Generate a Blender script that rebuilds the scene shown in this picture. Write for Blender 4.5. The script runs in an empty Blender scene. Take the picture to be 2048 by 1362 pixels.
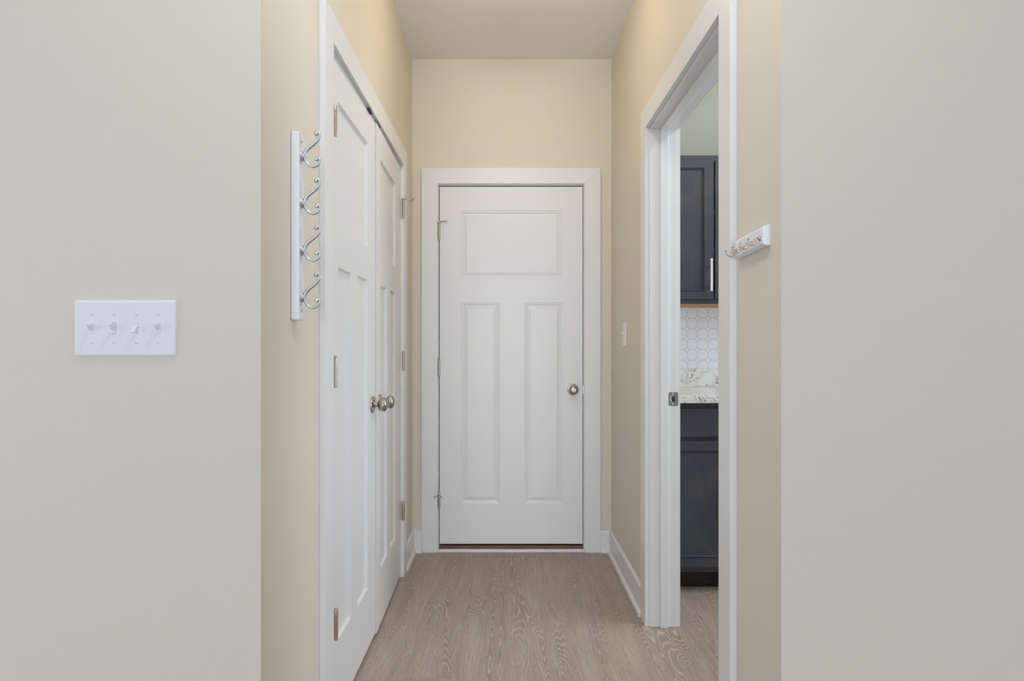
import bpy, bmesh, math
from mathutils import Vector, Matrix

# ------------------------------------------------------------ camera, world, lights, exposure
S = bpy.context.scene
C = S.collection
H = 1.177                                   # eye height
cam = bpy.data.cameras.new('camera'); camo = bpy.data.objects.new('camera', cam); C.objects.link(camo)
cam.sensor_width = 36; cam.lens = 36 * 1240 / 2048
cam.shift_x = 12 / 2048; cam.shift_y = 4 / 2048; cam.clip_start = 0.02
camo.location = (0, 0, H); camo.rotation_euler = (math.pi / 2, 0, 0)
S.camera = camo
S.view_settings.view_transform = 'Standard'; S.view_settings.look = 'None'
S.view_settings.gamma = 1; S.view_settings.use_curve_mapping = False
S.view_settings.exposure = -0.10

W = bpy.data.worlds.new('world'); S.world = W; W.use_nodes = True
W.node_tree.nodes['Background'].inputs[0].default_value = (0.75, 0.88, 1.0, 1)
W.node_tree.nodes['Background'].inputs[1].default_value = 1.0

def area(name, loc, direction, sx, sy, power, col):
    l = bpy.data.lights.new(name, 'AREA'); l.shape = 'RECTANGLE'; l.size = sx; l.size_y = sy
    l.energy = power; l.color = col
    o = bpy.data.objects.new(name, l); C.objects.link(o); o.location = loc
    o.rotation_euler = Vector(direction).to_track_quat('-Z', 'Y').to_euler()
    return o
# daylight through the rear window; side and pantry sources are added fill
area('daylight_back', (0, -11.60, 1.25), (0, 1, 0), 6.4, 2.3, 715, (0.79, 0.885, 1.0))
area('side_fill_left', (-3.60, 0.1, 1.30), (1, 0, 0), 1.6, 1.8, 30, (0.79, 0.885, 1.0))
area('side_fill_right', (3.60, 0.1, 1.30), (-1, 0, 0), 1.6, 1.8, 5, (0.79, 0.885, 1.0))
area('pantry_fill', (3.50, 2.3, 1.5), (-1, 0, 0), 1.0, 1.2, 72, (0.79, 0.885, 1.0))
LAMP_COL = (1.0, 0.82, 0.57); LAMP_STRENGTH = 18.5
KLAMP_COL = (0.90, 0.95, 1.0); KLAMP_STRENGTH = 42.0

# ------------------------------------------------------------ materials
def mat(name, col, rough=0.5, metal=0.0, spec=0.5):
    m = bpy.data.materials.new(name); m.use_nodes = True
    b = m.node_tree.nodes['Principled BSDF']
    b.inputs['Base Color'].default_value = (*col, 1); b.inputs['Roughness'].default_value = rough
    b.inputs['Metallic'].default_value = metal; b.inputs['Specular IOR Level'].default_value = spec
    return m
class N:                                     # tiny node-graph helper
    def __init__(s, m): s.m = m; s.t = m.node_tree; s.b = s.t.nodes['Principled BSDF']
    def new(s, k, **kw):
        n = s.t.nodes.new(k)
        for a, v in kw.items(): setattr(n, a, v)
        return n
    def link(s, a, b): s.t.links.new(a, b)
    def math(s, op, a, b=None, c=None):
        n = s.new('ShaderNodeMath', operation=op)
        for i, v in enumerate((a, b, c)):
            if v is None: continue
            if isinstance(v, (int, float)): n.inputs[i].default_value = v
            else: s.link(v, n.inputs[i])
        return n.outputs[0]
    def coords(s):
        tc = s.new('ShaderNodeTexCoord'); sx = s.new('ShaderNodeSeparateXYZ')
        s.link(tc.outputs['Object'], sx.inputs[0]); return tc.outputs['Object'], sx.outputs
    def comb(s, x, y, z):
        n = s.new('ShaderNodeCombineXYZ')
        for i, v in enumerate((x, y, z)):
            if isinstance(v, (int, float)): n.inputs[i].default_value = v
            else: s.link(v, n.inputs[i])
        return n.outputs[0]
    def noise(s, vec, scale, detail=2, rough=0.5, dist=0):
        n = s.new('ShaderNodeTexNoise'); s.link(vec, n.inputs['Vector'])
        n.inputs['Scale'].default_value = scale; n.inputs['Detail'].default_value = detail
        n.inputs['Roughness'].default_value = rough; n.inputs['Distortion'].default_value = dist
        return n.outputs['Fac']
    def ramp(s, fac, stops):
        r = s.new('ShaderNodeValToRGB'); s.link(fac, r.inputs[0]); e = r.color_ramp.elements
        while len(e) < len(stops): e.new(0.5)
        for k, (p, c) in zip(e, stops): k.position = p; k.color = (*c, 1) if len(c) == 3 else c
        return r.outputs[0]
    def mix(s, f, a, b, mode='MIX'):
        n = s.new('ShaderNodeMix', data_type='RGBA', blend_type=mode)
        for v, i in ((f, 0), (a, 6), (b, 7)):
            if isinstance(v, (int, float)): n.inputs[i].default_value = v
            elif isinstance(v, tuple): n.inputs[i].default_value = (*v, 1)
            else: s.link(v, n.inputs[i])
        return n.outputs[2]
    def bump(s, h, strength, dist):
        n = s.new('ShaderNodeBump'); n.inputs['Strength'].default_value = strength
        n.inputs['Distance'].default_value = dist; s.link(h, n.inputs['Height'])
        s.link(n.outputs[0], s.b.inputs['Normal'])

def paint(name, col, rough, bump=0.0):
    m = mat(name, col, rough); g = N(m); v, _ = g.coords()
    n = g.noise(v, 260, 3)
    if bump: g.bump(n, bump, 0.0006)
    g.link(g.math('MULTIPLY_ADD', n, 0.08, rough - 0.04), g.b.inputs['Roughness'])
    return m
M_wall = paint('cream_wall_paint', (0.735, 0.670, 0.56), 0.62, 0.35)
M_rear = paint('bounce_cut_dark', (0.20, 0.22, 0.25), 0.65)  # unseen rear walls darkened to cut bounce onto the front walls
M_kwall = paint('sage_wall_paint', (0.51, 0.52, 0.44), 0.62, 0.35)
M_ceil = paint('ceiling_paint', (0.94, 0.93, 0.93), 0.8, 0.3)
M_trim = paint('white_trim_paint', (0.80, 0.80, 0.80), 0.36)
M_door = paint('white_door_paint', (0.79, 0.79, 0.785), 0.40)
M_board = paint('white_rack_paint', (0.83, 0.84, 0.86), 0.35)
M_plastic = paint('white_switch_plastic', (0.83, 0.83, 0.86), 0.46)
M_dark = mat('dark_gap', (0.02, 0.02, 0.02), 0.8)
M_rubber = mat('white_rubber', (0.7, 0.64, 0.55), 0.7)

def metal(name, col, rough):
    m = mat(name, col, rough, 1.0); g = N(m); v, o = g.coords()
    n = g.noise(g.comb(g.math('MULTIPLY', o[0], 60), g.math('MULTIPLY', o[1], 60), g.math('MULTIPLY', o[2], 900)), 1, 2)
    g.link(g.math('MULTIPLY_ADD', n, 0.05, rough - 0.025), g.b.inputs['Roughness'])
    return m
M_nickel = metal('satin_nickel', (0.42, 0.385, 0.35), 0.30)
M_hinge = metal('hinge_nickel', (0.50, 0.44, 0.38), 0.38)
M_silver = metal('silver_hook_metal', (0.60, 0.61, 0.65), 0.46)
M_pull = metal('brushed_steel_pull', (0.75, 0.75, 0.76), 0.28)
M_strike = metal('strike_plate_metal', (0.30, 0.30, 0.31), 0.42)

def floor_mat():
    m = mat('grey_oak_plank', (0.3, 0.24, 0.2), 0.42); g = N(m); v, o = g.coords()
    PW, PL = 0.1825, 1.22
    xs = g.math('DIVIDE', g.math('ADD', o[0], 10.03), PW)
    col = g.math('FLOOR', xs); fx = g.math('FRACT', xs)
    wn = g.new('ShaderNodeTexWhiteNoise', noise_dimensions='1D'); g.link(col, wn.inputs['W'])
    ys = g.math('ADD', g.math('DIVIDE', g.math('ADD', o[1], 10), PL), g.math('MULTIPLY', wn.outputs[0], 7.3))
    row = g.math('FLOOR', ys); fy = g.math('FRACT', ys)
    wn2 = g.new('ShaderNodeTexWhiteNoise', noise_dimensions='2D')
    g.link(g.comb(col, row, 0), wn2.inputs['Vector']); rnd = wn2.outputs[0]
    off = g.math('MULTIPLY', rnd, 37.0)
    # contour rings of a stretched noise give cathedral grain
    wob = g.noise(g.comb(g.math('MULTIPLY', o[0], 55), g.math('MULTIPLY', o[1], 9), off), 1, 2)
    base = g.noise(g.comb(g.math('MULTIPLY', o[0], 14.5), g.math('ADD', g.math('MULTIPLY', o[1], 1.55), off), off), 1, 0, 0.4)
    base = g.math('ADD', base, g.math('MULTIPLY', wob, 0.030))
    ph = g.math('MULTIPLY', base, 38.0)
    tri = g.math('ABSOLUTE', g.math('SUBTRACT', g.math('FRACT', ph), 0.5))                 # 0..0.5
    line = g.ramp(tri, [(0.0, (1, 1, 1)), (0.08, (0.6, 0.6, 0.6)), (0.20, (0, 0, 0))])
    # knots and cathedrals sit where the stretched noise peaks; straight grain in between
    mask = g.ramp(base, [(0.46, (0.06, 0.06, 0.06)), (0.58, (1, 1, 1))])
    fine = g.noise(g.comb(g.math('MULTIPLY', o[0], 300), g.math('MULTIPLY', o[1], 7), off), 1, 4, 0.65)
    broad = g.noise(g.comb(g.math('MULTIPLY', o[0], 22), g.math('MULTIPLY', o[1], 2.2), off), 1, 3)
    c = g.ramp(broad, [(0.30, (0.365, 0.282, 0.230)), (0.70, (0.460, 0.370, 0.307))])
    c = g.mix(g.math('MULTIPLY', mask, 0.50), c, (0.28, 0.204, 0.166))
    c = g.mix(g.math('MULTIPLY', g.math('MULTIPLY', line, mask), 0.66), c, (0.68, 0.565, 0.485))
    c = g.mix(0.7, c, g.ramp(fine, [(0.32, (0.36, 0.36, 0.36)), (0.68, (0.64, 0.64, 0.64))]), 'OVERLAY')
    pore = g.noise(g.comb(g.math('MULTIPLY', o[0], 650), g.math('MULTIPLY', o[1], 38), off), 1, 2)
    c = g.mix(g.math('MULTIPLY', g.ramp(pore, [(0.56, (0, 0, 0)), (0.66, (1, 1, 1))]), 0.45), c, (0.17, 0.13, 0.11))
    tone = g.math('MULTIPLY_ADD', rnd, 0.07, 1.0)
    c = g.mix(1.0, c, g.comb(tone, tone, tone), 'MULTIPLY')
    ex = g.math('MINIMUM', fx, g.math('SUBTRACT', 1.0, fx)); ey = g.math('MINIMUM', fy, g.math('SUBTRACT', 1.0, fy))
    seam = g.math('MAXIMUM', g.math('LESS_THAN', ex, 0.0035), g.math('LESS_THAN', ey, 0.0007))
    c = g.mix(g.math('MULTIPLY', seam, 0.22), c, (0.12, 0.09, 0.075))
    g.link(c, g.b.inputs['Base Color'])
    g.bump(g.math('SUBTRACT', fine, g.math('MULTIPLY', seam, 1.0)), 0.25, 0.0006)
    return m
M_floor = floor_mat()

def cabinet_mat():
    m = mat('charcoal_cabinet_stain', (0.05, 0.055, 0.065), 0.48); g = N(m); v, o = g.coords()
    n = g.noise(v, 7, 3)
    s = g.noise(g.comb(g.math('MULTIPLY', o[0], 90), g.math('MULTIPLY', o[1], 90), g.math('MULTIPLY', o[2], 6)), 1, 3)
    c = g.ramp(n, [(0.35, (0.036, 0.046, 0.062)), (0.55, (0.046, 0.053, 0.067)), (0.72, (0.074, 0.066, 0.069))])
    c = g.mix(0.35, c, g.ramp(s, [(0.3, (0.38, 0.38, 0.38)), (0.7, (0.62, 0.62, 0.62))]), 'OVERLAY')
    g.link(c, g.b.inputs['Base Color']); return m
M_cab = cabinet_mat()
def toe_mat():
    m = mat('dark_brown_toe_board', (0.03, 0.015, 0.015), 0.5); g = N(m); v, o = g.coords()
    s = g.noise(g.comb(g.math('MULTIPLY', o[0], 10), g.math('MULTIPLY', o[1], 10), g.math('MULTIPLY', o[2], 60)), 1, 3)
    g.link(g.ramp(s, [(0.35, (0.006, 0.003, 0.004)), (0.75, (0.034, 0.017, 0.018))]), g.b.inputs['Base Color']); return m
M_toe = toe_mat()
M_bumper = mat('brown_bumper', (0.22, 0.17, 0.13), 0.6)
M_lightwood = mat('natural_maple_panel', (0.58, 0.23, 0.03), 0.5)
def threshold_mat():
    m = mat('stained_threshold_wood', (0.12, 0.05, 0.03), 0.45); g = N(m); v, o = g.coords()
    s = g.noise(g.comb(g.math('MULTIPLY', o[0], 8), g.math('MULTIPLY', o[1], 90), g.math('MULTIPLY', o[2], 90)), 1, 3)
    g.link(g.ramp(s, [(0.3, (0.10, 0.042, 0.022)), (0.7, (0.22, 0.095, 0.05))]), g.b.inputs['Base Color']); return m
M_thresh = threshold_mat()

def quartz_mat():
    m = mat('veined_white_quartz', (0.7, 0.7, 0.67), 0.16); g = N(m); v, o = g.coords()
    vec = g.comb(g.math('ADD', g.math('MULTIPLY', o[0], 1.0), g.math('MULTIPLY', o[2], -0.75)), o[1], g.math('MULTIPLY', g.math('ADD', o[2], g.math('MULTIPLY', o[0], 0.5)), 0.55))
    n = g.noise(vec, 34, 3, 0.55, 2.2)
    vein = g.math('ABSOLUTE', g.math('SUBTRACT', n, 0.5))
    mk = g.noise(vec, 22, 1)
    a = g.ramp(vein, [(0.0, (1, 1, 1)), (0.022, (0.7, 0.7, 0.7)), (0.045, (0, 0, 0))])
    b = g.ramp(mk, [(0.42, (0, 0, 0)), (0.54, (1, 1, 1))])
    c = g.mix(g.math('MULTIPLY', a, b), (0.80, 0.80, 0.77), (0.13, 0.13, 0.12))
    warm = g.noise(vec, 6, 2)
    c = g.mix(g.math('MULTIPLY', warm, 0.14), c, (0.62, 0.57, 0.48))
    g.link(c, g.b.inputs['Base Color']); return m
M_quartz = quartz_mat()

def tile_mat():                              # octagons with small diamonds between, grey grout
    m = mat('octagon_mosaic_tile', (0.7, 0.72, 0.75), 0.18); g = N(m); v, o = g.coords()
    P = 0.0592
    px = g.math('ABSOLUTE', g.math('SUBTRACT', g.math('FRACT', g.math('ADD', g.math('DIVIDE', o[0], P), 50)), 0.5))
    pz = g.math('ABSOLUTE', g.math('SUBTRACT', g.math('FRACT', g.math('ADD', g.math('DIVIDE', o[2], P), 50)), 0.5))
    sm = g.math('ADD', px, pz); mx = g.math('MAXIMUM', px, pz)
    ind = g.math('GREATER_THAN', sm, 0.74)
    e1 = g.math('SUBTRACT', 0.5, mx)                                        # to straight edges
    e1 = g.math('ADD', e1, g.math('MULTIPLY', ind, 1.0))
    e2 = g.math('MULTIPLY', g.math('ABSOLUTE', g.math('SUBTRACT', sm, 0.74)), 0.7071)
    d = g.math('MINIMUM', e1, e2)
    grout = g.ramp(d, [(0.010, (1, 1, 1)), (0.017, (0, 0, 0))])
    g.link(g.mix(grout, (0.80, 0.85, 0.90), (0.36, 0.38, 0.40)), g.b.inputs['Base Color'])
    g.link(g.math('MULTIPLY_ADD', grout, 0.6, 0.18), g.b.inputs['Roughness'])
    g.bump(g.ramp(d, [(0.01, (0, 0, 0)), (0.05, (1, 1, 1))]), 0.5, 0.001)
    return m
M_tile = tile_mat()

def emit(name, col, st):
    m = bpy.data.materials.new(name); m.use_nodes = True
    b = m.node_tree.nodes['Principled BSDF']; b.inputs['Base Color'].default_value = (0.9, 0.9, 0.9, 1)
    b.inputs['Emission Color'].default_value = (*col, 1); b.inputs['Emission Strength'].default_value = st
    return m
M_lamp = emit('frosted_lamp_glass', LAMP_COL, LAMP_STRENGTH)
M_klamp = emit('frosted_pantry_lamp_glass', KLAMP_COL, KLAMP_STRENGTH)
M_fill_lamp = emit('added_fill_lamp_glass', (0.92, 0.95, 1.0), 40.0)  # glow of the added fill lamp at the hall mouth
def glass():
    m = bpy.data.materials.new('window_glass'); m.use_nodes = True; t = m.node_tree; t.nodes.clear()
    o = t.nodes.new('ShaderNodeOutputMaterial'); mx = t.nodes.new('ShaderNodeMixShader')
    a = t.nodes.new('ShaderNodeBsdfTransparent'); b = t.nodes.new('ShaderNodeBsdfGlossy'); b.inputs['Roughness'].default_value = 0.02
    mx.inputs[0].default_value = 0.06
    t.links.new(a.outputs[0], mx.inputs[1]); t.links.new(b.outputs[0], mx.inputs[2]); t.links.new(mx.outputs[0], o.inputs[0])
    return m
M_glass = glass()

# ------------------------------------------------------------ mesh helpers (all in world coordinates)
def box(bm, x0, x1, y0, y1, z0, z1):
    v = [bm.verts.new((x, y, z)) for x in (x0, x1) for y in (y0, y1) for z in (z0, z1)]
    for f in ((0, 1, 3, 2), (4, 6, 7, 5), (0, 4, 5, 1), (2, 3, 7, 6), (0, 2, 6, 4), (1, 5, 7, 3)):
        bm.faces.new([v[i] for i in f])
def prism(bm, pts, vec):
    a = [bm.verts.new(p) for p in pts]; b = [bm.verts.new(Vector(p) + Vector(vec)) for p in pts]
    n = len(pts); bm.faces.new(a); bm.faces.new(b[::-1])
    for i in range(n): bm.faces.new((a[i], b[i], b[(i + 1) % n], a[(i + 1) % n]))
def frame_of(d):
    d = Vector(d).normalized(); up = Vector((0, 0, 1)) if abs(d.z) < 0.9 else Vector((1, 0, 0))
    u = d.cross(up).normalized(); return d, u, u.cross(d).normalized()
def lathe(bm, org, axis, prof, n=32):
    d, u, w = frame_of(axis); org = Vector(org); rings = []
    for r, t in prof:
        if r < 1e-6: rings.append([bm.verts.new(org + d * t)])
        else: rings.append([bm.verts.new(org + d * t + (u * math.cos(2 * math.pi * i / n) + w * math.sin(2 * math.pi * i / n)) * r) for i in range(n)])
    for a, b in zip(rings, rings[1:]):
        for i in range(n):
            j = (i + 1) % n
            q = [a[i % len(a)], a[j % len(a)], b[j % len(b)], b[i % len(b)]]
            q = list(dict.fromkeys(q))
            if len(q) > 2: bm.faces.new(q)
    for r in (rings[0], rings[-1]):
        if len(r) > 2:
            bm.faces.new(r)
def soft(prof, times=2):                     # corner cutting for turned profiles
    for _ in range(times):
        q = [prof[0]]
        for a, b in zip(prof, prof[1:]):
            q += [(a[0] * .75 + b[0] * .25, a[1] * .75 + b[1] * .25), (a[0] * .25 + b[0] * .75, a[1] * .25 + b[1] * .75)]
        prof = q + [prof[-1]]
    return prof
def tube(bm, pts, rad, n=12, sub=6, flat=1.0, side=None):
    P = [Vector(p) for p in pts]; R = rad if isinstance(rad, list) else [rad] * len(P)
    Q, RR = [], []
    for i in range(len(P) - 1):
        p0, p1, p2, p3 = P[max(i - 1, 0)], P[i], P[i + 1], P[min(i + 2, len(P) - 1)]
        for k in range(sub):
            t = k / sub
            Q.append(0.5 * ((2 * p1) + (p2 - p0) * t + (2 * p0 - 5 * p1 + 4 * p2 - p3) * t * t + (3 * p1 - p0 - 3 * p2 + p3) * t ** 3))
            RR.append(R[i] * (1 - t) + R[i + 1] * t)
    Q.append(P[-1]); RR.append(R[-1]); rings = []
    for i, q in enumerate(Q):
        d = (Q[min(i + 1, len(Q) - 1)] - Q[max(i - 1, 0)]).normalized()
        s = Vector(side) if side else (Vector((0, 0, 1)) if abs(d.z) < 0.9 else Vector((1, 0, 0)))
        w = d.cross(s).normalized(); s2 = w.cross(d).normalized()
        rings.append([bm.verts.new(q + (w * math.cos(2 * math.pi * k / n) + s2 * flat * math.sin(2 * math.pi * k / n)) * RR[i]) for k in range(n)])
    for a, b in zip(rings, rings[1:]):
        for k in range(n): bm.faces.new((a[k], a[(k + 1) % n], b[(k + 1) % n], b[k]))
    bm.faces.new(rings[0]); bm.faces.new(rings[-1])
def ball(bm, c, r, sx=1, sy=1, sz=1):
    bmesh.ops.create_uvsphere(bm, u_segments=20, v_segments=12, radius=r, matrix=Matrix.Translation(c) @ Matrix.Diagonal((sx, sy, sz, 1)))
def rrect(w, h, r, n=5):                     # rounded rectangle outline, centred
    out = []
    for cx, cz, a0 in ((w/2-r, h/2-r, 0), (-w/2+r, h/2-r, 90), (-w/2+r, -h/2+r, 180), (w/2-r, -h/2+r, 270)):
        for k in range(n + 1):
            a = math.radians(a0 + 90 * k / n); out.append((cx + r * math.cos(a), cz + r * math.sin(a)))
    return out

def root_of(o):
    while o.parent: o = o.parent
    return o
def obj(name, bm, m, parent=None, bevel=0.0, smooth=False, loc=None, seg=2):
    org = Vector(loc) if loc is not None else (root_of(parent).location.copy() if parent else Vector((0, 0, 0)))
    bmesh.ops.recalc_face_normals(bm, faces=bm.faces)
    bmesh.ops.translate(bm, verts=bm.verts, vec=-org)
    me = bpy.data.meshes.new(name); bm.to_mesh(me); bm.free()
    if smooth:
        me.set_sharp_from_angle(angle=math.radians(38))
        me.polygons.foreach_set('use_smooth', [len(q.vertices) <= 4 for q in me.polygons])
    me.materials.append(m)
    o = bpy.data.objects.new(name, me); C.objects.link(o)
    if parent: o.parent = parent
    else: o.location = org
    if bevel:
        b = o.modifiers.new('edge', 'BEVEL'); b.width = bevel; b.segments = seg; b.limit_method = 'ANGLE'; b.angle_limit = math.radians(35)
        b.harden_normals = False
    return o
def thing(name, loc, label, cat, group=None, kind=None):
    o = bpy.data.objects.new(name, None); C.objects.link(o); o.location = loc; o.empty_display_size = 0.05
    tag(o, label, cat, group, kind); return o
def tag(o, label, cat, group=None, kind=None):
    o['label'] = label; o['category'] = cat
    if group: o['group'] = group
    if kind: o['kind'] = kind
    return o
def struct(name, bm, m, label, cat, bevel=0.0, loc=None, **k):
    return tag(obj(name, bm, m, None, bevel, loc=loc, **k), label, cat, None, 'structure')
def B(*boxes):
    bm = bmesh.new()
    for b in boxes: box(bm, *b)
    return bm

# ------------------------------------------------------------ the shell
XL, XR = -0.529, 0.594                       # hall side walls
YF, YB = 1.338, 3.490                        # front corner plane, end wall
ZC = 2.772
KX = 0.706                                   # pantry face of the right wall
ZI, ZO = 2.067, 2.155                        # casing inner and outer tops
ZJ = 2.061                                   # jamb head underside

struct('floor', B((-3.7, 3.7, -11.7, 4.4, -0.06, 0)), M_floor, 'grey-brown oak plank floor running down the hall', 'floor')
struct('ceiling', B((-3.7, 3.7, -11.7, 4.4, ZC, ZC + 0.08)), M_ceil, 'flat white ceiling above the hall', 'ceiling')
# left: front face, side return, closet opening
struct('wall_left', B((XL - 0.115, XL, YF, 1.829, 0, ZC), (XL - 0.115, XL, 3.126, YB + 0.12, 0, ZC), (XL - 0.115, XL, 1.829, 3.126, ZJ + 0.02, ZC),
                      (-3.6, XL - 0.115, YF, YF + 0.115, 0, ZC)), M_wall,
       'cream painted wall on the left, turning into the hall past the coat rack', 'wall')
struct('wall_right', B((XR, KX, YF, 1.666, 0, ZC), (XR, KX, 2.584, YB + 0.12, 0, ZC), (XR, KX, 1.666, 2.584, ZJ + 0.02, ZC),
                       (KX, 1.55, YF, YF + 0.115, 0, ZC), (1.55, 3.2, YF, YF + 0.115, 2.3, ZC), (3.2, 3.6, YF, YF + 0.115, 0, ZC)), M_wall,  # unseen opening added beside the pantry to let daylight reach its cabinets
       'cream painted wall on the right, turning into the hall past the key rack', 'wall')
struct('wall_back', B((XL, -0.398, YB, YB + 0.12, 0, ZC), (0.456, XR, YB, YB + 0.12, 0, ZC), (-0.398, 0.456, YB, YB + 0.12, ZJ + 0.02, ZC)),
       M_wall, 'cream painted wall at the end of the hall around the white door', 'wall')
struct('wall_pantry_back', B((KX, 3.2, 3.505, 3.61, 0, ZC)), M_kwall, 'pale sage wall above the dark cabinets', 'wall')
struct('wall_pantry_right', B((3.2, 3.3, YF + 0.115, 1.8, 0, ZC), (3.2, 3.3, 2.8, 3.505, 0, ZC), (3.2, 3.3, 1.8, 2.8, 0, 0.9), (3.2, 3.3, 1.8, 2.8, 2.1, ZC)), M_kwall, 'far side wall of the pantry', 'wall')
# closet interior, and a dark box added to block light behind the end door
struct('wall_closet', B((-1.30, -1.22, YF + 0.115, 3.61, 0, ZC), (-1.22, XL - 0.115, 3.53, 3.61, 0, ZC)), M_wall, 'inside walls of the closet', 'wall')
struct('wall_light_block', B((-0.9, 1.0, 4.0, 4.08, 0, ZC), (-0.98, -0.9, 3.61, 4.08, 0, ZC), (1.0, 1.08, 3.61, 4.08, 0, ZC)), M_dark, 'added dark box blocking light behind the end door', 'wall')
# room behind the camera
bw = [(-3.6, -3.2, -11.5, -11.4, 0, ZC), (3.2, 3.6, -11.5, -11.4, 0, ZC), (-3.2, 3.2, -11.5, -11.4, 0, 0.1), (-3.2, 3.2, -11.5, -11.4, 2.4, ZC)]
struct('wall_rear', B(*bw), M_rear, 'unseen wall with the wide window, darkened to cut bounce light', 'wall')
for s, nm in ((-1, 'wall_rear_left'), (1, 'wall_rear_right')):
    x0, x1 = sorted((3.5 * s, 3.6 * s))
    struct(nm, B((x0, x1, -11.4, -0.7, 0, ZC), (x0, x1, 0.9, YF, 0, ZC), (x0, x1, -0.7, 0.9, 0, 0.4), (x0, x1, -0.7, 0.9, 2.2, ZC)), M_rear,
           'unseen side wall behind the viewer, darkened to cut bounce light', 'wall')
def window(name, label, x0, x1, y0, y1, z0, z1, axis):
    f = bmesh.new(); t = 0.05
    if axis == 'x':
        ym = (y0 + y1) / 2
        for a, b, c, d in ((x0, x1, z0, z0 + t), (x0, x1, z1 - t, z1), (x0, x0 + t, z0 + t, z1 - t), (x1 - t, x1, z0 + t, z1 - t), ((x0+x1)/2 - t/2, (x0+x1)/2 + t/2, z0 + t, z1 - t)):
            box(f, a, b, ym - 0.03, ym + 0.03, c, d)
        gl = B((x0 + t, x1 - t, ym - 0.003, ym + 0.003, z0 + t, z1 - t)); loc = ((x0 + x1) / 2, ym, z0)
    else:
        xm = (x0 + x1) / 2
        for a, b, c, d in ((y0, y1, z0, z0 + t), (y0, y1, z1 - t, z1), (y0, y0 + t, z0 + t, z1 - t), (y1 - t, y1, z0 + t, z1 - t), ((y0+y1)/2 - t/2, (y0+y1)/2 + t/2, z0 + t, z1 - t)):
            box(f, xm - 0.03, xm + 0.03, a, b, c, d)
        gl = B((xm - 0.003, xm + 0.003, y0 + t, y1 - t, z0 + t, z1 - t)); loc = (xm, (y0 + y1) / 2, z0)
    r = thing(name, loc, label, 'window', kind='structure')
    obj('window_frame', f, M_trim, r); obj('pane', gl, M_glass, r)
window('window_1', 'wide window behind the viewer', -3.2, 3.2, -11.5, -11.4, 0.1, 2.4, 'x')
window('added_window_left', 'unseen side window added left of the viewer for side light', -3.6, -3.5, -0.7, 0.9, 0.4, 2.2, 'y')  # unseen, added to brighten the right return and near casing
window('added_window_right', 'unseen side window added right of the viewer for side light', 3.5, 3.6, -0.7, 0.9, 0.4, 2.2, 'y')  # unseen, added as weak fill for the left return

window('added_window_pantry', 'small unseen window added to light the pantry', 3.2, 3.3, 1.8, 2.8, 0.9, 2.1, 'y')  # unseen, added to bring daylight onto cabinets and tiles
# ------------------------------------------------------------ casings: three mitred boards each
def casing(bm, axis, face, wall, a0, a1, zi, zo, w):
    """boards around an opening a0..a1 (inner edges); axis 'x' lies on a wall of constant y, 'y' on one of constant x"""
    def P(a, d, z): return (a, d, z) if axis == 'x' else (d, a, z)
    vec = P(0, wall - face, 0)
    for pts in ([(a0 - w, 0), (a0, 0), (a0, zi), (a0 - w, zo)], [(a1, 0), (a1 + w, 0), (a1 + w, zo), (a1, zi)],
                [(a0, zi), (a1, zi), (a1 + w, zo), (a0 - w, zo)]):
        prism(bm, [P(a, face, z) for a, z in pts], vec)
# end door: casing, jamb
tr = thing('trim_1', (0.03, YB, 0), 'white casing around the closed door at the end of the hall', 'door casing', kind='structure')
bm = bmesh.new(); casing(bm, 'x', YB - 0.018, YB, -0.384, 0.441, ZI, ZO, 0.0885); obj('casing', bm, M_trim, tr, 0.0009)
obj('jamb', B((-0.398, -0.3785, YB, YB + 0.12, 0, ZJ), (0.436, 0.456, YB, YB + 0.12, 0, ZJ), (-0.398, 0.456, YB, YB + 0.12, ZJ, ZJ + 0.02)), M_trim, tr, 0.001)
obj('door_stop', B((-0.3785, -0.366, YB + 0.042, YB + 0.075, 0, ZJ), (0.4235, 0.436, YB + 0.042, YB + 0.075, 0, ZJ), (-0.366, 0.4235, YB + 0.042, YB + 0.075, ZJ - 0.012, ZJ)), M_trim, tr, 0.001)
# closet
tr = thing('trim_2', (XL, 2.48, 0), 'white casing around the double closet doors', 'door casing', kind='structure')
bm = bmesh.new(); casing(bm, 'y', XL + 0.018, XL, 1.842, 3.109, ZI, ZO, 0.088); obj('casing', bm, M_trim, tr, 0.0009)
obj('jamb', B((XL - 0.115, XL, 1.829, 1.849, 0, ZJ), (XL - 0.115, XL, 3.106, 3.126, 0, ZJ), (XL - 0.115, XL, 1.829, 3.126, ZJ, ZJ + 0.02)), M_trim, tr, 0.001)
# pantry doorway with stop, strike plate and casing on both faces
tr = thing('trim_3', (XR, 2.125, 0), 'white casing and jamb of the open pantry doorway', 'door casing', kind='structure')
bm = bmesh.new(); casing(bm, 'y', XR - 0.018, XR, 1.681, 2.569, ZI, ZO, 0.086); casing(bm, 'y', KX + 0.016, KX, 1.681, 2.569, ZI, ZO, 0.086)
obj('casing', bm, M_trim, tr, 0.0009)
obj('jamb', B((XR, KX, 1.666, 1.686, 0, ZJ), (XR, KX, 2.564, 2.584, 0, ZJ), (XR, KX, 1.666, 2.584, ZJ, ZJ + 0.02)), M_trim, tr, 0.001)
obj('door_stop', B((0.637, 0.669, 1.686, 1.697, 0, ZJ), (0.637, 0.669, 2.553, 2.564, 0, ZJ), (0.637, 0.669, 1.697, 2.553, ZJ - 0.011, ZJ)), M_trim, tr, 0.0015)
bm = bmesh.new(); zc = 0.9435
prism(bm, [(0.692 + a, 2.5625, zc + b) for a, b in rrect(0.040, 0.056, 0.006)], (0, 0.0016, 0))
sp = obj('strike_plate', bm, M_strike, tr, 0.0004); sp['label'] = 'nickel strike plate on the jamb'
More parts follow.
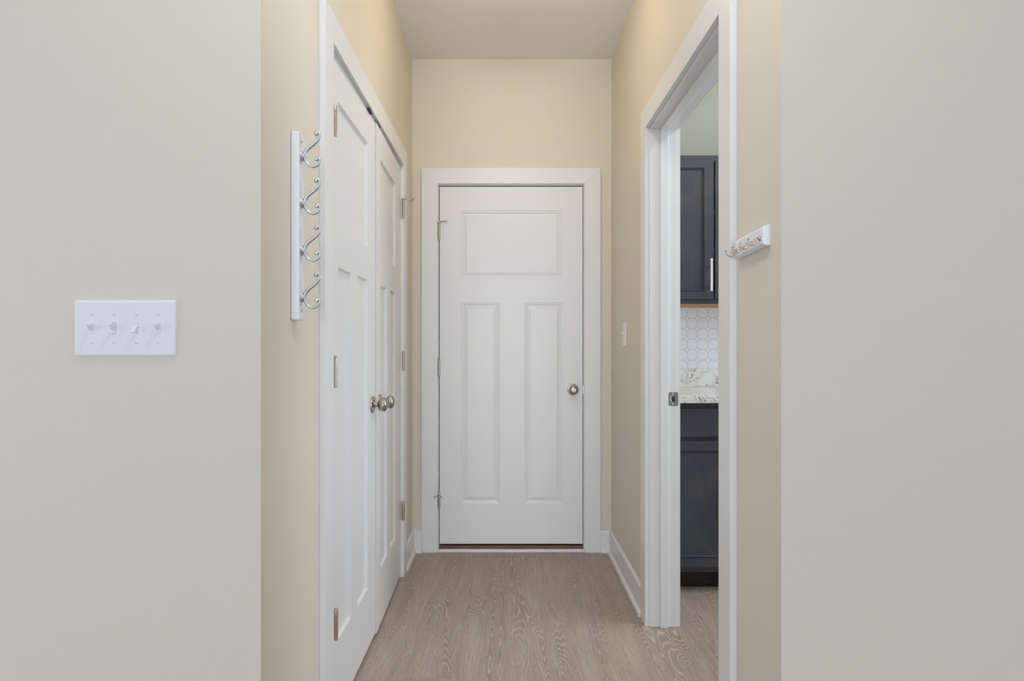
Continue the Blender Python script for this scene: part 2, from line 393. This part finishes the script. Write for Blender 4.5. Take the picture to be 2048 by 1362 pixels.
bm = bmesh.new(); prism(bm, [(0.692 + a, 2.5618, zc + b) for a, b in rrect(0.012, 0.024, 0.003)], (0, 0.0012, 0)); obj('latch_hole', bm, M_dark, sp)
bm = bmesh.new()
tube(bm, [(0.689 - 0.000, 2.5612, zc + 0.013), (0.682, 2.5605, zc + 0.009), (0.679, 2.560, zc), (0.682, 2.5605, zc - 0.009), (0.689, 2.5612, zc - 0.013)], 0.0016)
obj('strike_lip', bm, M_pull, sp, smooth=True)
for dz in (0.021, -0.021):
    bm = bmesh.new(); lathe(bm, (0.690, 2.5628, zc + dz), (0, -1, 0), [(0, 0), (0.0038, 0), (0.0036, 0.001), (0, 0.0016)], 16); obj('screw', bm, M_pull, sp, smooth=True)
# threshold of the end door
tr = thing('trim_4', (0.03, YB, 0), 'brown wood threshold with a white strip under the end door', 'threshold', kind='structure')
obj('threshold_board', B((-0.378, 0.4355, YB + 0.006, YB + 0.12, 0, 0.033)), M_thresh, tr, 0.002)
obj('floor_strip', B((-0.383, 0.440, YB - 0.016, YB + 0.004, 0, 0.016)), M_trim, tr, 0.003)

# ------------------------------------------------------------ baseboards with shoe moulding
def base_run(name, label, runs):
    """runs: (axis, fixed wall coordinate, into-room sign, start, end)"""
    r = thing(name, (runs[0][1] if runs[0][0] == 'y' else runs[0][3], runs[0][3] if runs[0][0] == 'y' else runs[0][1], 0), label, 'baseboard', kind='structure')
    b = bmesh.new(); s = bmesh.new()
    for axis, w, sg, a0, a1 in runs:
        t = 0.0135 * sg; prof = [(0, 0), (t, 0), (t, 0.112), (t * 0.85, 0.118), (t * 0.4, 0.122), (0, 0.122)]
        sh = [(t, 0)] + [(t + sg * 0.013 * math.cos(math.radians(a)), 0.019 * math.sin(math.radians(a))) for a in range(0, 91, 15)]
        P = (lambda d, z: (a0, w + d, z)) if axis == 'x' else (lambda d, z: (w + d, a0, z))
        v = (a1 - a0, 0, 0) if axis == 'x' else (0, a1 - a0, 0)
        prism(b, [P(d, z) for d, z in prof], v); prism(s, [P(d, z) for d, z in sh], v)
    obj('board', b, M_trim, r, 0.001); obj('shoe_moulding', s, M_trim, r, smooth=True)
base_run('baseboard_left', 'short white baseboard between the closet and the end wall', [('y', XL, 1, 3.197, YB)])
base_run('baseboard_right', 'white baseboard between the pantry doorway and the end wall', [('y', XR, -1, 2.655, YB)])
base_run('baseboard_back', 'white baseboard stubs either side of the end door', [('x', YB, -1, XL + 0.0135, -0.473), ('x', YB, -1, 0.530, XR - 0.0135)])
base_run('baseboard_front_left', 'white baseboard along the left front wall and its return', [('x', YF, -1, -3.5, XL), ('y', XL, 1, YF, 1.754)])
base_run('baseboard_front_right', 'white baseboard along the right front wall and its return', [('x', YF, -1, XR, 1.55), ('y', XR, -1, YF, 1.595)])

# ------------------------------------------------------------ doors
def door_face(bm, X0, X1, Z0, Z1, panels, prof, P, thick):
    """panelled door leaf: P(a, depth, z) maps to world, depth 0 = face, positive = into the leaf"""
    xs = sorted({X0, X1, *[p[0] for p in panels], *[p[1] for p in panels]}); zs = sorted({Z0, Z1, *[p[2] for p in panels], *[p[3] for p in panels]})
    for i in range(len(xs) - 1):
        for j in range(len(zs) - 1):
            cx, cz = (xs[i] + xs[i+1]) / 2, (zs[j] + zs[j+1]) / 2
            if any(p[0] < cx < p[1] and p[2] < cz < p[3] for p in panels): continue
            bm.faces.new([bm.verts.new(P(a, 0, z)) for a, z in ((xs[i], zs[j]), (xs[i+1], zs[j]), (xs[i+1], zs[j+1]), (xs[i], zs[j+1]))])
    for a0, a1, b0, b1 in panels:
        rings = []
        for off, dep in prof:
            rings.append([bm.verts.new(P(a, dep, z)) for a, z in ((a0+off, b0+off), (a1-off, b0+off), (a1-off, b1-off), (a0+off, b1-off))])
        for r, q in zip(rings, rings[1:]):
            for k in range(4): bm.faces.new((r[k], r[(k+1) % 4], q[(k+1) % 4], q[k]))
        bm.faces.new(rings[-1])
    c = [(X0, Z0), (X1, Z0), (X1, Z1), (X0, Z1)]
    for k in range(4):
        (a, z), (a2, z2) = c[k], c[(k+1) % 4]
        bm.faces.new([bm.verts.new(q) for q in (P(a, 0, z), P(a2, 0, z2), P(a2, thick, z2), P(a, thick, z))])
    bm.faces.new([bm.verts.new(P(a, thick, z)) for a, z in c])
    bmesh.ops.remove_doubles(bm, verts=bm.verts, dist=1e-5)
def hinge_bm(x, y, zc, h=0.089, r=0.0063):
    bm = bmesh.new(); prof = [(0, -h/2 - 0.003), (r * 0.8, -h/2 - 0.003), (r, -h/2)]; n = 5
    for k in range(n):
        a = -h/2 + h * k / n; b = -h/2 + h * (k + 1) / n
        prof += [(r, a + 0.0006), (r, b - 0.0006), (r * 0.86, b - 0.0003), (r * 0.86, b + 0.0003)] if k < n - 1 else [(r, a + 0.0006), (r, b)]
    prof += [(r * 0.8, h/2 + 0.003), (0, h/2 + 0.004)]
    lathe(bm, (x, y, zc), (0, 0, 1), prof, 20); return bm

# end door
D1 = thing('door_1', (0.03, YB, 0), 'closed white three-panel door with knob at the end of the hall', 'door', kind='structure')
bm = bmesh.new()
RP = [(0, 0), (0.0022, 0.0022), (0.0045, 0.0026), (0.011, 0.0034), (0.0145, 0.0080), (0.0180, 0.0084), (0.034, 0.0036), (0.038, 0.0030)]
door_face(bm, -0.3735, 0.4315, 0.044, 2.0535, [(-0.256, 0.321, 1.537, 1.920), (-0.252, -0.034, 0.270, 1.402), (0.104, 0.322, 0.270, 1.402)], RP,
          lambda a, d, z: (a, YB + 0.0005 + d, z), 0.040)
obj('leaf', bm, M_door, D1)
for zc, up in ((1.803, 'top'), (1.036, None), (0.292, 'low')):
    hz = obj('hinge', hinge_bm(-0.3765, YB - 0.0045, zc), M_hinge, D1, smooth=True)
    obj('hinge_leaf', B((-0.3832, -0.3775, YB - 0.0012, YB + 0.0003, zc - 0.044, zc + 0.044)), M_hinge, hz)
    if up == 'top':
        z = zc + 0.052; b = bmesh.new(); y = YB - 0.010
        lathe(b, (-0.3765, YB - 0.0045, z - 0.006), (0, 0, 1), [(0, 0), (0.0085, 0), (0.0095, 0.003), (0.0085, 0.009), (0, 0.011)], 20)
        tube(b, [(-0.372, y, z), (-0.352, y - 0.012, z), (-0.336, y - 0.016, z)], 0.0027)
        tube(b, [(-0.380, y, z), (-0.390, y - 0.006, z), (-0.394, y - 0.002, z)], 0.0030)
        st = obj('hinge_pin_stop', b, M_hinge, hz, smooth=True)
        b = bmesh.new(); lathe(b, (-0.337, y - 0.016, z), (1, -0.15, 0), [(0, 0), (0.0055, 0.001), (0.006, 0.006), (0.0045, 0.010), (0, 0.011)], 16)
        obj('rubber_tip', b, M_rubber, hz, smooth=True)
    if up == 'low':
        z = zc + 0.022; b = bmesh.new(); y = YB - 0.012
        lathe(b, (-0.3765, YB - 0.0045, z - 0.005), (0, 0, 1), [(0.0064, 0), (0.009, 0.001), (0.009, 0.009), (0.0064, 0.010)], 20)
        tube(b, [(-0.372, y, z), (-0.362, y - 0.006, z - 0.002), (-0.355, y - 0.006, z - 0.010)], 0.0028)
        tube(b, [(-0.380, y, z), (-0.392, y - 0.008, z + 0.004), (-0.402, y - 0.010, z + 0.003), (-0.398, y - 0.010, z - 0.012)], 0.0030)
        obj('hinge_pin_stop', b, M_hinge, hz, smooth=True)
kx, kz = 0.3770, 0.912
bm = bmesh.new()
lathe(bm, (kx, YB + 0.001, kz), (0, -1, 0), [(0, 0), (0.0325, 0), (0.0325, 0.003), (0.030, 0.007), (0.019, 0.009), (0.013, 0.012), (0.012, 0.026), (0.017, 0.031),
      (0.0255, 0.038), (0.0268, 0.044), (0.0245, 0.052), (0.017, 0.0575), (0.0105, 0.0585), (0.0100, 0.0575), (0, 0.0575)], 48)
kn = obj('door_knob', bm, M_nickel, D1, smooth=True)
bm = bmesh.new(); lathe(bm, (kx, YB + 0.001 - 0.0572, kz), (0, -1, 0), [(0, 0), (0.0062, 0), (0.0062, 0.0022), (0.005, 0.0032), (0, 0.0034)], 24)
box(bm, kx - 0.0045, kx + 0.0045, YB - 0.0625, YB - 0.058, kz - 0.0012, kz + 0.0012)
obj('lock_button', bm, M_hinge, kn, smooth=True)
obj('latch_plate', B((0.4322, 0.4375, YB - 0.0012, YB + 0.010, kz - 0.024, kz + 0.024)), M_nickel, D1, 0.0005)

# closet leaves
FP = [(0, 0), (0.0055, 0.0095), (0.007, 0.0098)]
def closet(name, label, y0, y1, xf, pan, hy, hz, ky):
    D = thing(name, (XL, (y0 + y1) / 2, 0), label, 'door', kind='structure')
    p0, p1 = pan; mid = (p0 + p1) / 2
    yh, ym = (y0, y1) if y1 < 2.8 else (y1, y0); xh = -0.529      # hinge edge and meeting edge; each leaf stands a touch open
    bm = bmesh.new()
    door_face(bm, y0, y1, 0.013, 2.0565, [(p0, p1, 1.537, 1.934), (p0, mid - 0.046, 0.242, 1.414), (mid + 0.046, p1, 0.242, 1.414)], FP,
              lambda a, d, z: (xh + (xf - xh) * (a - yh) / (ym - yh) - d, a, z), 0.035)
    obj('leaf', bm, M_door, D)
    for k, z in enumerate(hz):
        h = obj('hinge', hinge_bm(-0.5135, hy[k], z), M_hinge, D, smooth=True)
        w = 0.016 if hy[k] > 2.5 else -0.010
        obj('hinge_leaf', B((-0.5285, -0.5165, hy[k] + (0.0012 if w > 0 else -0.003), hy[k] + (0.0029 if w > 0 else -0.002), z - 0.044, z + 0.044)), M_hinge, h)
    bm = bmesh.new()
    lathe(bm, (xf - 0.0015, ky, 0.934), (1, 0, 0), [(0, 0), (0.0325, 0), (0.0328, 0.004), (0.0315, 0.0075), (0.022, 0.0085), (0.0135, 0.010), (0.0105, 0.014),
          (0.0085, 0.020)] + soft([(0.0088, 0.024), (0.0110, 0.0285), (0.0175, 0.0305), (0.0240, 0.036), (0.0272, 0.0435), (0.0268, 0.0505), (0.0228, 0.0575), (0.0135, 0.0625), (0, 0.0640)]), 48)
    obj('door_knob', bm, M_nickel, D, smooth=True)
    return D
cl = closet('door_2', 'nearer leaf of the white double closet doors', 1.852, 2.475, -0.5235, (1.950, 2.352), (1.862, 1.866, 1.872), (1.843, 1.089, 0.326), 2.425)
cr = closet('door_3', 'farther leaf of the white double closet doors', 2.479, 3.103, -0.5175, (2.566, 2.945), (3.106, 3.106, 3.106), (1.846, 1.087, 0.334), 2.533)
for D, y in ((cl, 2.367), (cr, 2.517)):      # ball catches in the head
    obj('ball_catch', B((-0.5290, -0.5165, y - 0.028, y + 0.028, 2.0566, 2.0610)), M_dark, D)
# hinge pin stop on the top far closet hinge
bm = bmesh.new(); z = 1.846 + 0.050; x = -0.5135; y = 3.106
lathe(bm, (x, y, z - 0.005), (0, 0, 1), [(0, 0), (0.008, 0), (0.009, 0.003), (0.008, 0.009), (0, 0.010)], 20)
tube(bm, [(x, y, z), (x + 0.014, y + 0.006, z + 0.002), (x + 0.030, y + 0.012, z - 0.006), (x + 0.040, y + 0.010, z - 0.003), (x + 0.052, y + 0.002, z + 0.004)], [0.003, 0.003, 0.004, 0.0035, 0.003])
obj('hinge_pin_stop', bm, M_hinge, cr, smooth=True)

# ------------------------------------------------------------ switches
def toggle(parent, cx, cy, cz, nrm, state, root_mat=M_plastic):
    """switch toggle with its slot; nrm = outward axis ('-y' or '-x')"""
    def P(a, d, z): return (cx + a, cy - d, cz + z) if nrm == '-y' else (cx - d, cy + a, cz + z)
    b = bmesh.new(); s = {'up': 1, 'down': -1}[state]
    prism(b, [P(-0.0038, -0.001, -0.0105), P(0.0038, -0.001, -0.0105), P(0.0038, -0.001, 0.0105), P(-0.0038, -0.001, 0.0105)],
          Vector(P(0, 0.0006, 0)) - Vector(P(0, -0.001, 0)))
    # wedge lever
    pr = [(0.0, -0.004 * s), (0.0, 0.0080 * s), (0.0115, 0.0098 * s), (0.0140, 0.0088 * s), (0.0138, 0.0062 * s), (0.0035, -0.0036 * s)]
    prism(b, [P(-0.0035, d, z) for d, z in pr], Vector(P(0.0035, 0, 0)) - Vector(P(-0.0035, 0, 0)))
    t = obj('toggle', b, root_mat, parent, 0.0006)
    return t
def screws(parent, pts, nrm):
    for i, (x, y, z) in enumerate(pts):
        b = bmesh.new(); ax = (0, -1, 0) if nrm == '-y' else (-1, 0, 0)
        lathe(b, (x, y, z), ax, [(0, 0), (0.0034, 0), (0.0032, 0.0008), (0.0018, 0.0012)], 16)
        s = obj('screw', b, M_plastic, parent, smooth=True)
        b = bmesh.new()
        if nrm == '-y': box(b, x - 0.0004, x + 0.0004, y - 0.00135, y - 0.0005, z - 0.0026, z + 0.0026)
        else: box(b, x - 0.00135, x - 0.0005, y - 0.0004, y + 0.0004, z - 0.0026, z + 0.0026)
        obj('screw_slot', b, M_slot, s)
M_slot = mat('grey_slot', (0.42, 0.42, 0.46), 0.6)
def plate(bm, cx, cy, cz, w, h, nrm):
    o = rrect(w, h, 0.003, 4)
    def P(a, d, z): return (cx + a, cy - d, cz + z) if nrm == '-y' else (cx - d, cy + a, cz + z)
    rings = []
    for sc, d in ((0, 0), (0, 0.0018), (0.0012, 0.0035), (0.0032, 0.0050), (0.0055, 0.0056)):
        rings.append([bm.verts.new(P(a * (1 - 2 * sc / w), d, z * (1 - 2 * sc / h))) for a, z in o])
    n = len(o)
    for r, q in zip(rings, rings[1:]):
        for k in range(n): bm.faces.new((r[k], r[(k+1) % n], q[(k+1) % n], q[k]))
    bm.faces.new(rings[-1]); bm.faces.new(rings[0])
sx, sz = -0.820, 1.2075
sw = thing('light_switch', (sx, YF, sz - 0.061), 'wide white four-toggle switch plate on the left front wall', 'light switch')
bm = bmesh.new(); plate(bm, sx, YF, sz, 0.2185, 0.1215, '-y'); obj('switch_plate', bm, M_plastic, sw, smooth=True)
for k, st in enumerate(('up', 'up', 'down', 'up')):
    x = sx - 0.0702 + 0.0477 * k + (0 if k else 0)
    toggle(sw, x, YF - 0.0056, sz, '-y', st)
    slot = B((x - 0.0044, x + 0.0044, YF - 0.00570, YF - 0.0050, sz - 0.0117, sz - 0.0113), (x - 0.0044, x + 0.0044, YF - 0.00570, YF - 0.0050, sz + 0.0113, sz + (0.0121 if k == 1 else 0.0117)),
             (x + 0.0040, x + 0.0043, YF - 0.00570, YF - 0.0050, sz - 0.0113, sz + 0.0113))
    obj('toggle_slot', slot, M_dark if k == 1 else M_slot, sw)
    screws(sw, [(x, YF - 0.0056, sz + 0.0305), (x, YF - 0.0056, sz - 0.0305)], '-y')
hs = thing('light_switch', (XR, 3.105, 1.158), 'small white single-toggle switch on the right hall wall', 'light switch')
bm = bmesh.new(); plate(bm, XR, 3.105, 1.2175, 0.070, 0.117, '-x'); obj('switch_plate', bm, M_plastic, hs, smooth=True)
toggle(hs, XR - 0.0056, 3.105, 1.2175, '-x', 'up')
screws(hs, [(XR - 0.0056, 3.105, 1.248), (XR - 0.0056, 3.105, 1.187)], '-x')

# ------------------------------------------------------------ coat rack (left wall, upright board with four double hooks)
cy = 1.543; px = 803.6
rk = thing('coat_rack', (XL, cy, 1.232), 'upright white board with four silver double hooks on the left wall', 'coat rack')
obj('board', B((XL, XL + 0.020, 1.522, 1.565, 1.232, 1.697)), M_board, rk, 0.0045, seg=3)
xf = XL + 0.020
def hp(u, v, zc): return (-(1012 - u) / px, cy, zc + (312.5 - v) / px)
hzs = [1.6405, 1.5236, 1.4065, 1.2895]
zc = hzs[0]
bm = bmesh.new()
tube(bm, [hp(*p, zc) for p in ((608.5, 315), (609.5, 309), (613, 301), (619.5, 294.5), (628, 288), (635, 281), (638.8, 274), (638.6, 267.5), (635.2, 263.8), (631.3, 265.2), (630.6, 269), (633.2, 270.6))],
     [0.0042, 0.0044, 0.0046, 0.0044, 0.0041, 0.0037, 0.0032, 0.0027, 0.0027, 0.0030, 0.0030, 0.0022], side=(0, 1, 0), flat=1.3, n=14)
lathe(bm, Vector(hp(632.6, 267.6, zc)) - Vector((0, 0.0052, 0)), (0, 1, 0), [(0, 0), (0.0028, 0.0003), (0.0042, 0.0016), (0.0044, 0.0052), (0.0042, 0.0088), (0.0028, 0.0101), (0, 0.0104)], 20)
lathe(bm, Vector(hp(633.8, 318.4, zc)) - Vector((0, 0.0052, 0)), (0, 1, 0), [(0, 0), (0.0028, 0.0003), (0.0040, 0.0016), (0.0042, 0.0052), (0.0040, 0.0088), (0.0028, 0.0101), (0, 0.0104)], 20)
tube(bm, [hp(*p, zc) for p in ((608.5, 310), (609.5, 316), (612.5, 324), (618, 330.5), (625.5, 333.6), (633, 331.5), (638.3, 325.8), (639.2, 319.5), (636, 315.4), (632.3, 316.6), (631.8, 320), (634, 321.2))],
     [0.0040, 0.0040, 0.0037, 0.0034, 0.0033, 0.0031, 0.0029, 0.0027, 0.0027, 0.0028, 0.0028, 0.0020], side=(0, 1, 0), flat=1.25, n=14)
hook = obj('coat_hook', bm, M_silver, rk, smooth=True)
bm = bmesh.new(); lathe(bm, (xf - 0.0005, cy, zc), (1, 0, 0), [(0, 0), (0.0122, 0), (0.0128, 0.002), (0.0115, 0.0045), (0.0075, 0.0055), (0.0068, 0.0075), (0.0072, 0.0095), (0, 0.0115)], 28)
bs = obj('hook_base', bm, M_silver, hook, smooth=True)
for z in hzs[1:]:
    h2 = hook.copy(); C.objects.link(h2); h2.parent = rk; h2.location = (0, 0, z - zc)
    b2 = bs.copy(); C.objects.link(b2); b2.parent = h2
for z in (1.676, 1.257):
    bm = bmesh.new(); lathe(bm, (xf - 0.0004, cy, z), (1, 0, 0), [(0, 0), (0.0036, 0), (0.0034, 0.001), (0, 0.0018)], 16); obj('screw', bm, M_hinge, rk, smooth=True)

# ------------------------------------------------------------ key rack (right wall, level board with four small hooks)
kr = thing('key_rack', (XR, 1.48, 1.389), 'small level white board with four small metal hooks on the right wall', 'key rack')
bm = bmesh.new(); rings = []
for ins, dep in ((0, 0), (0, 0.009), (0.0025, 0.0105), (0.0030, 0.0135), (0.0065, 0.0155)):
    rings.append([bm.verts.new((XR - dep, y, z)) for y, z in ((1.392 + ins, 1.392 + ins), (1.572 - ins, 1.392 + ins), (1.572 - ins, 1.4385 - ins), (1.392 + ins, 1.4385 - ins))])
for r, q in zip(rings, rings[1:]):
    for k in range(4): bm.faces.new((r[k], r[(k+1) % 4], q[(k+1) % 4], q[k]))
bm.faces.new(rings[0]); bm.faces.new(rings[-1])
obj('board', bm, M_board, kr, 0.0006)
kr.rotation_euler = (-0.038, 0, 0)              # hangs a little out of level
xf = XR - 0.0155
M_bronze = metal('brushed_bronze_hook', (0.55, 0.45, 0.39), 0.30)
y0 = 1.4116; zc = 1.4115
def kp(u, v): return (xf - (1518 - u) / 878.0, y0, zc + (477 - v) / 878.0)
bm = bmesh.new()
tube(bm, [kp(*p) for p in ((1516, 477), (1512, 476.6), (1509.6, 478), (1510.6, 482), (1510, 486.5), (1505, 490.6), (1499, 488.6), (1495.3, 483.5), (1494.6, 479))],
     [0.0026, 0.0026, 0.0027, 0.0023, 0.0021, 0.0019, 0.0018, 0.0017, 0.0016], side=(0, 1, 0), n=12)
ball(bm, Vector(kp(1494.6, 478.3)), 0.0025)
kh = obj('key_hook', bm, M_bronze, kr, smooth=True)
bm = bmesh.new(); lathe(bm, (xf + 0.0004, y0, zc), (-1, 0, 0), [(0, 0), (0.0062, 0), (0.0062, 0.0014), (0.0040, 0.0032), (0.0027, 0.005), (0, 0.006)], 24)
kb = obj('hook_base', bm, M_bronze, kh, smooth=True)
for y in (1.4606, 1.508, 1.5553):
    h2 = kh.copy(); C.objects.link(h2); h2.parent = kr; h2.location = (0, y - y0, 0)
    b2 = kb.copy(); C.objects.link(b2); b2.parent = h2
bm = bmesh.new(); lathe(bm, (xf + 0.0004, 1.4035, zc + 0.002), (-1, 0, 0), [(0, 0), (0.0024, 0), (0, 0.0012)], 14); obj('screw', bm, M_slot, kr, smooth=True)

# ------------------------------------------------------------ pantry cabinets
CP = [(0, 0), (0.0006, 0.005), (0.0018, 0.005), (0.0045, 0.0010), (0.0070, 0.0016), (0.0105, 0.0080), (0.0116, 0.0080)]
def cab_door(parent, a0, a1, z0, z1, yf, st, rl):
    b = bmesh.new()
    door_face(b, a0, a1, z0, z1, [(a0 + st, a1 - st, z0 + rl, z1 - rl)], CP, lambda a, d, z: (a, yf + d, z), 0.019)
    return obj('cabinet_door', b, M_cab, parent, 0.0)
def pull(parent, x, yf, z0, z1, horiz=False):
    b = bmesh.new(); yo = yf - 0.050
    if horiz:
        lathe(b, (z0, yo, x), (1, 0, 0), [(0, 0), (0.0052, 0), (0.006, 0.0008), (0.006, z1 - z0 - 0.0008), (0.0052, z1 - z0), (0, z1 - z0)], 20)
        for t in (z0 + 0.03, z1 - 0.03): lathe(b, (t, yf + 0.001, x), (0, -1, 0), [(0, 0), (0.0042, 0), (0.0042, 0.049), (0, 0.049)], 14)
    else:
        lathe(b, (x, yo, z0), (0, 0, 1), [(0, 0), (0.0052, 0), (0.006, 0.0008), (0.006, z1 - z0 - 0.0008), (0.0052, z1 - z0), (0, z1 - z0)], 20)
        for t in (z0 + 0.024, z1 - 0.038): lathe(b, (x, yf + 0.001, t), (0, -1, 0), [(0, 0), (0.0042, 0), (0.0042, 0.049), (0, 0.049)], 14)
    o = obj('handle', b, M_pull, parent, smooth=True); o['label'] = 'brushed steel bar handle'; return o
YW = 3.505
for u, (a, b_, m_) in enumerate(((0.724, 1.410, 1.068), (1.412, 2.10, 1.756))):
    wc = thing('wall_cabinet', ((a + b_) / 2, YW, 1.3757),
               ('dark charcoal wall cabinet above the tiles, seen through the doorway', 'second charcoal wall cabinet, farther into the pantry')[u], 'cabinet')
    bm = B((a, a + 0.012, 3.215, YW, 1.3757, 2.142), (b_ - 0.012, b_, 3.215, YW, 1.3757, 2.142), (a + 0.012, b_ - 0.012, 3.215, YW, 2.130, 2.142), (a + 0.012, b_ - 0.012, 3.49, YW, 1.39, 2.130))
    obj('body', bm, M_cab, wc)
    obj('bottom_panel', B((a + 0.012, b_ - 0.012, 3.2151, YW, 1.3765, 1.389)), M_lightwood, wc)['label'] = 'pale wood underside'
    obj('face_frame', B((a, a + 0.038, 3.196, 3.215, 1.3757, 2.142), (b_ - 0.038, b_, 3.196, 3.215, 1.3757, 2.142), (a + 0.038, b_ - 0.038, 3.196, 3.215, 2.10, 2.142),
        (a + 0.038, b_ - 0.038, 3.196, 3.215, 1.3757, 1.414), (m_ - 0.02, m_ + 0.02, 3.196, 3.215, 1.414, 2.10)), M_cab, wc, 0.001)
    d = cab_door(wc, a + 0.012, m_ - 0.004, 1.400, 2.112, 3.177, 0.048, 0.040); pull(d, m_ - 0.0322, 3.177, 1.437, 1.601)
    d = cab_door(wc, m_ + 0.004, b_ - 0.012, 1.400, 2.112, 3.177, 0.048, 0.040); pull(d, m_ + 0.0322, 3.177, 1.437, 1.601)
    if u == 0:
        for z in (1.849, 1.651):
            obj('door_bumper', B((m_ - 0.0050, m_ - 0.0020, 3.1785, 3.196, z - 0.009, z + 0.009)), M_bumper, wc)
    bc = thing('base_cabinet', ((a + b_) / 2, YW, 0),
               ('dark charcoal base cabinet under the countertop, seen through the doorway', 'second charcoal base cabinet, farther into the pantry')[u], 'cabinet')
    obj('body', B((a, a + 0.016, 2.934, YW, 0.098, 0.896), (b_ - 0.016, b_, 2.934, YW, 0.098, 0.896), (a + 0.016, b_ - 0.016, 2.934, YW, 0.098, 0.114),
        (a + 0.016, b_ - 0.016, 3.49, YW, 0.114, 0.896)), M_cab, bc)
    obj('face_frame', B((a, a + 0.038, 2.915, 2.934, 0.098, 0.896), (b_ - 0.038, b_, 2.915, 2.934, 0.098, 0.896), (a + 0.038, b_ - 0.038, 2.915, 2.934, 0.858, 0.896),
        (a + 0.038, b_ - 0.038, 2.915, 2.934, 0.700, 0.748), (a + 0.038, b_ - 0.038, 2.915, 2.934, 0.098, 0.14), (m_ - 0.02, m_ + 0.02, 2.915, 2.934, 0.14, 0.858)), M_cab, bc, 0.001)
    obj('toe_kick', B((a, b_, 2.99, 3.005, 0, 0.098)), M_toe, bc)['label'] = 'dark brown toe board'
    for p, q in ((a + 0.012, m_ - 0.004), (m_ + 0.004, b_ - 0.012)):
        dr = obj('drawer', B((p, q, 2.896, 2.9149, 0.736, 0.868)), M_cab, bc, 0.003)
        dd = cab_door(bc, p, q, 0.1265, 0.7145, 2.896, 0.055, 0.043)
        if q > 1.10 or u: pull(dr, 0.802, 2.896, (p+q)/2 - 0.08, (p+q)/2 + 0.08, True)
ct = obj('countertop', B((KX + 0.001, 2.10, 2.862, YW, 0.8962, 0.929)), M_quartz, None, 0.003, loc=(1.40, 2.862, 0.8962))
tag(ct, 'white veined quartz countertop on the dark base cabinets', 'countertop')
bsp = obj('quartz_upstand', B((KX + 0.001, 2.10, YW - 0.020, YW, 0.9292, 1.030)), M_quartz, None, 0.0015, loc=(1.40, YW, 0.9292))
tag(bsp, 'low veined quartz upstand behind the countertop, below the tiles', 'backsplash')
tl = obj('tile_backsplash', B((KX + 0.001, 2.10, YW - 0.008, YW, 1.0302, 1.3755)), M_tile, None, loc=(1.0203, YW - 0.008, 1.3144))
tag(tl, 'white octagon mosaic tiles with grey grout under the dark wall cabinet', 'tiles')

# ------------------------------------------------------------ ceiling lamps
def ceiling_lamp(name, x, y, r, gm, label):
    t = thing(name, (x, y, ZC), label, 'ceiling light')
    b = bmesh.new(); lathe(b, (x, y, ZC), (0, 0, -1), [(0, 0), (r * 1.05, 0), (r * 1.06, 0.012), (r * 1.0, 0.022), (r * 0.95, 0.024)], 40); obj('lamp_ring', b, M_nickel, t, smooth=True)
    b = bmesh.new(); lathe(b, (x, y, ZC), (0, 0, -1), [(r * 0.97, 0.0245)] + [(r * 0.97 * math.cos(math.radians(a)), 0.0245 + 0.095 * math.sin(math.radians(a))) for a in range(10, 90, 10)] + [(0, 0.1195)], 40)
    obj('lamp_shade', b, gm, t, smooth=True)
ceiling_lamp('ceiling_lamp', 0.03, 2.48, 0.14, M_lamp, 'round flush ceiling lamp over the hall between the closet and the pantry doorway')
ceiling_lamp('ceiling_lamp', 0.0, 0.95, 0.16, M_fill_lamp, 'added round fill lamp above the mouth of the hall')  # unseen lamp added to lift the hall against the front walls
ceiling_lamp('ceiling_lamp', 1.6, 2.1, 0.15, M_klamp, 'round flush pantry ceiling lamp beyond the doorway')
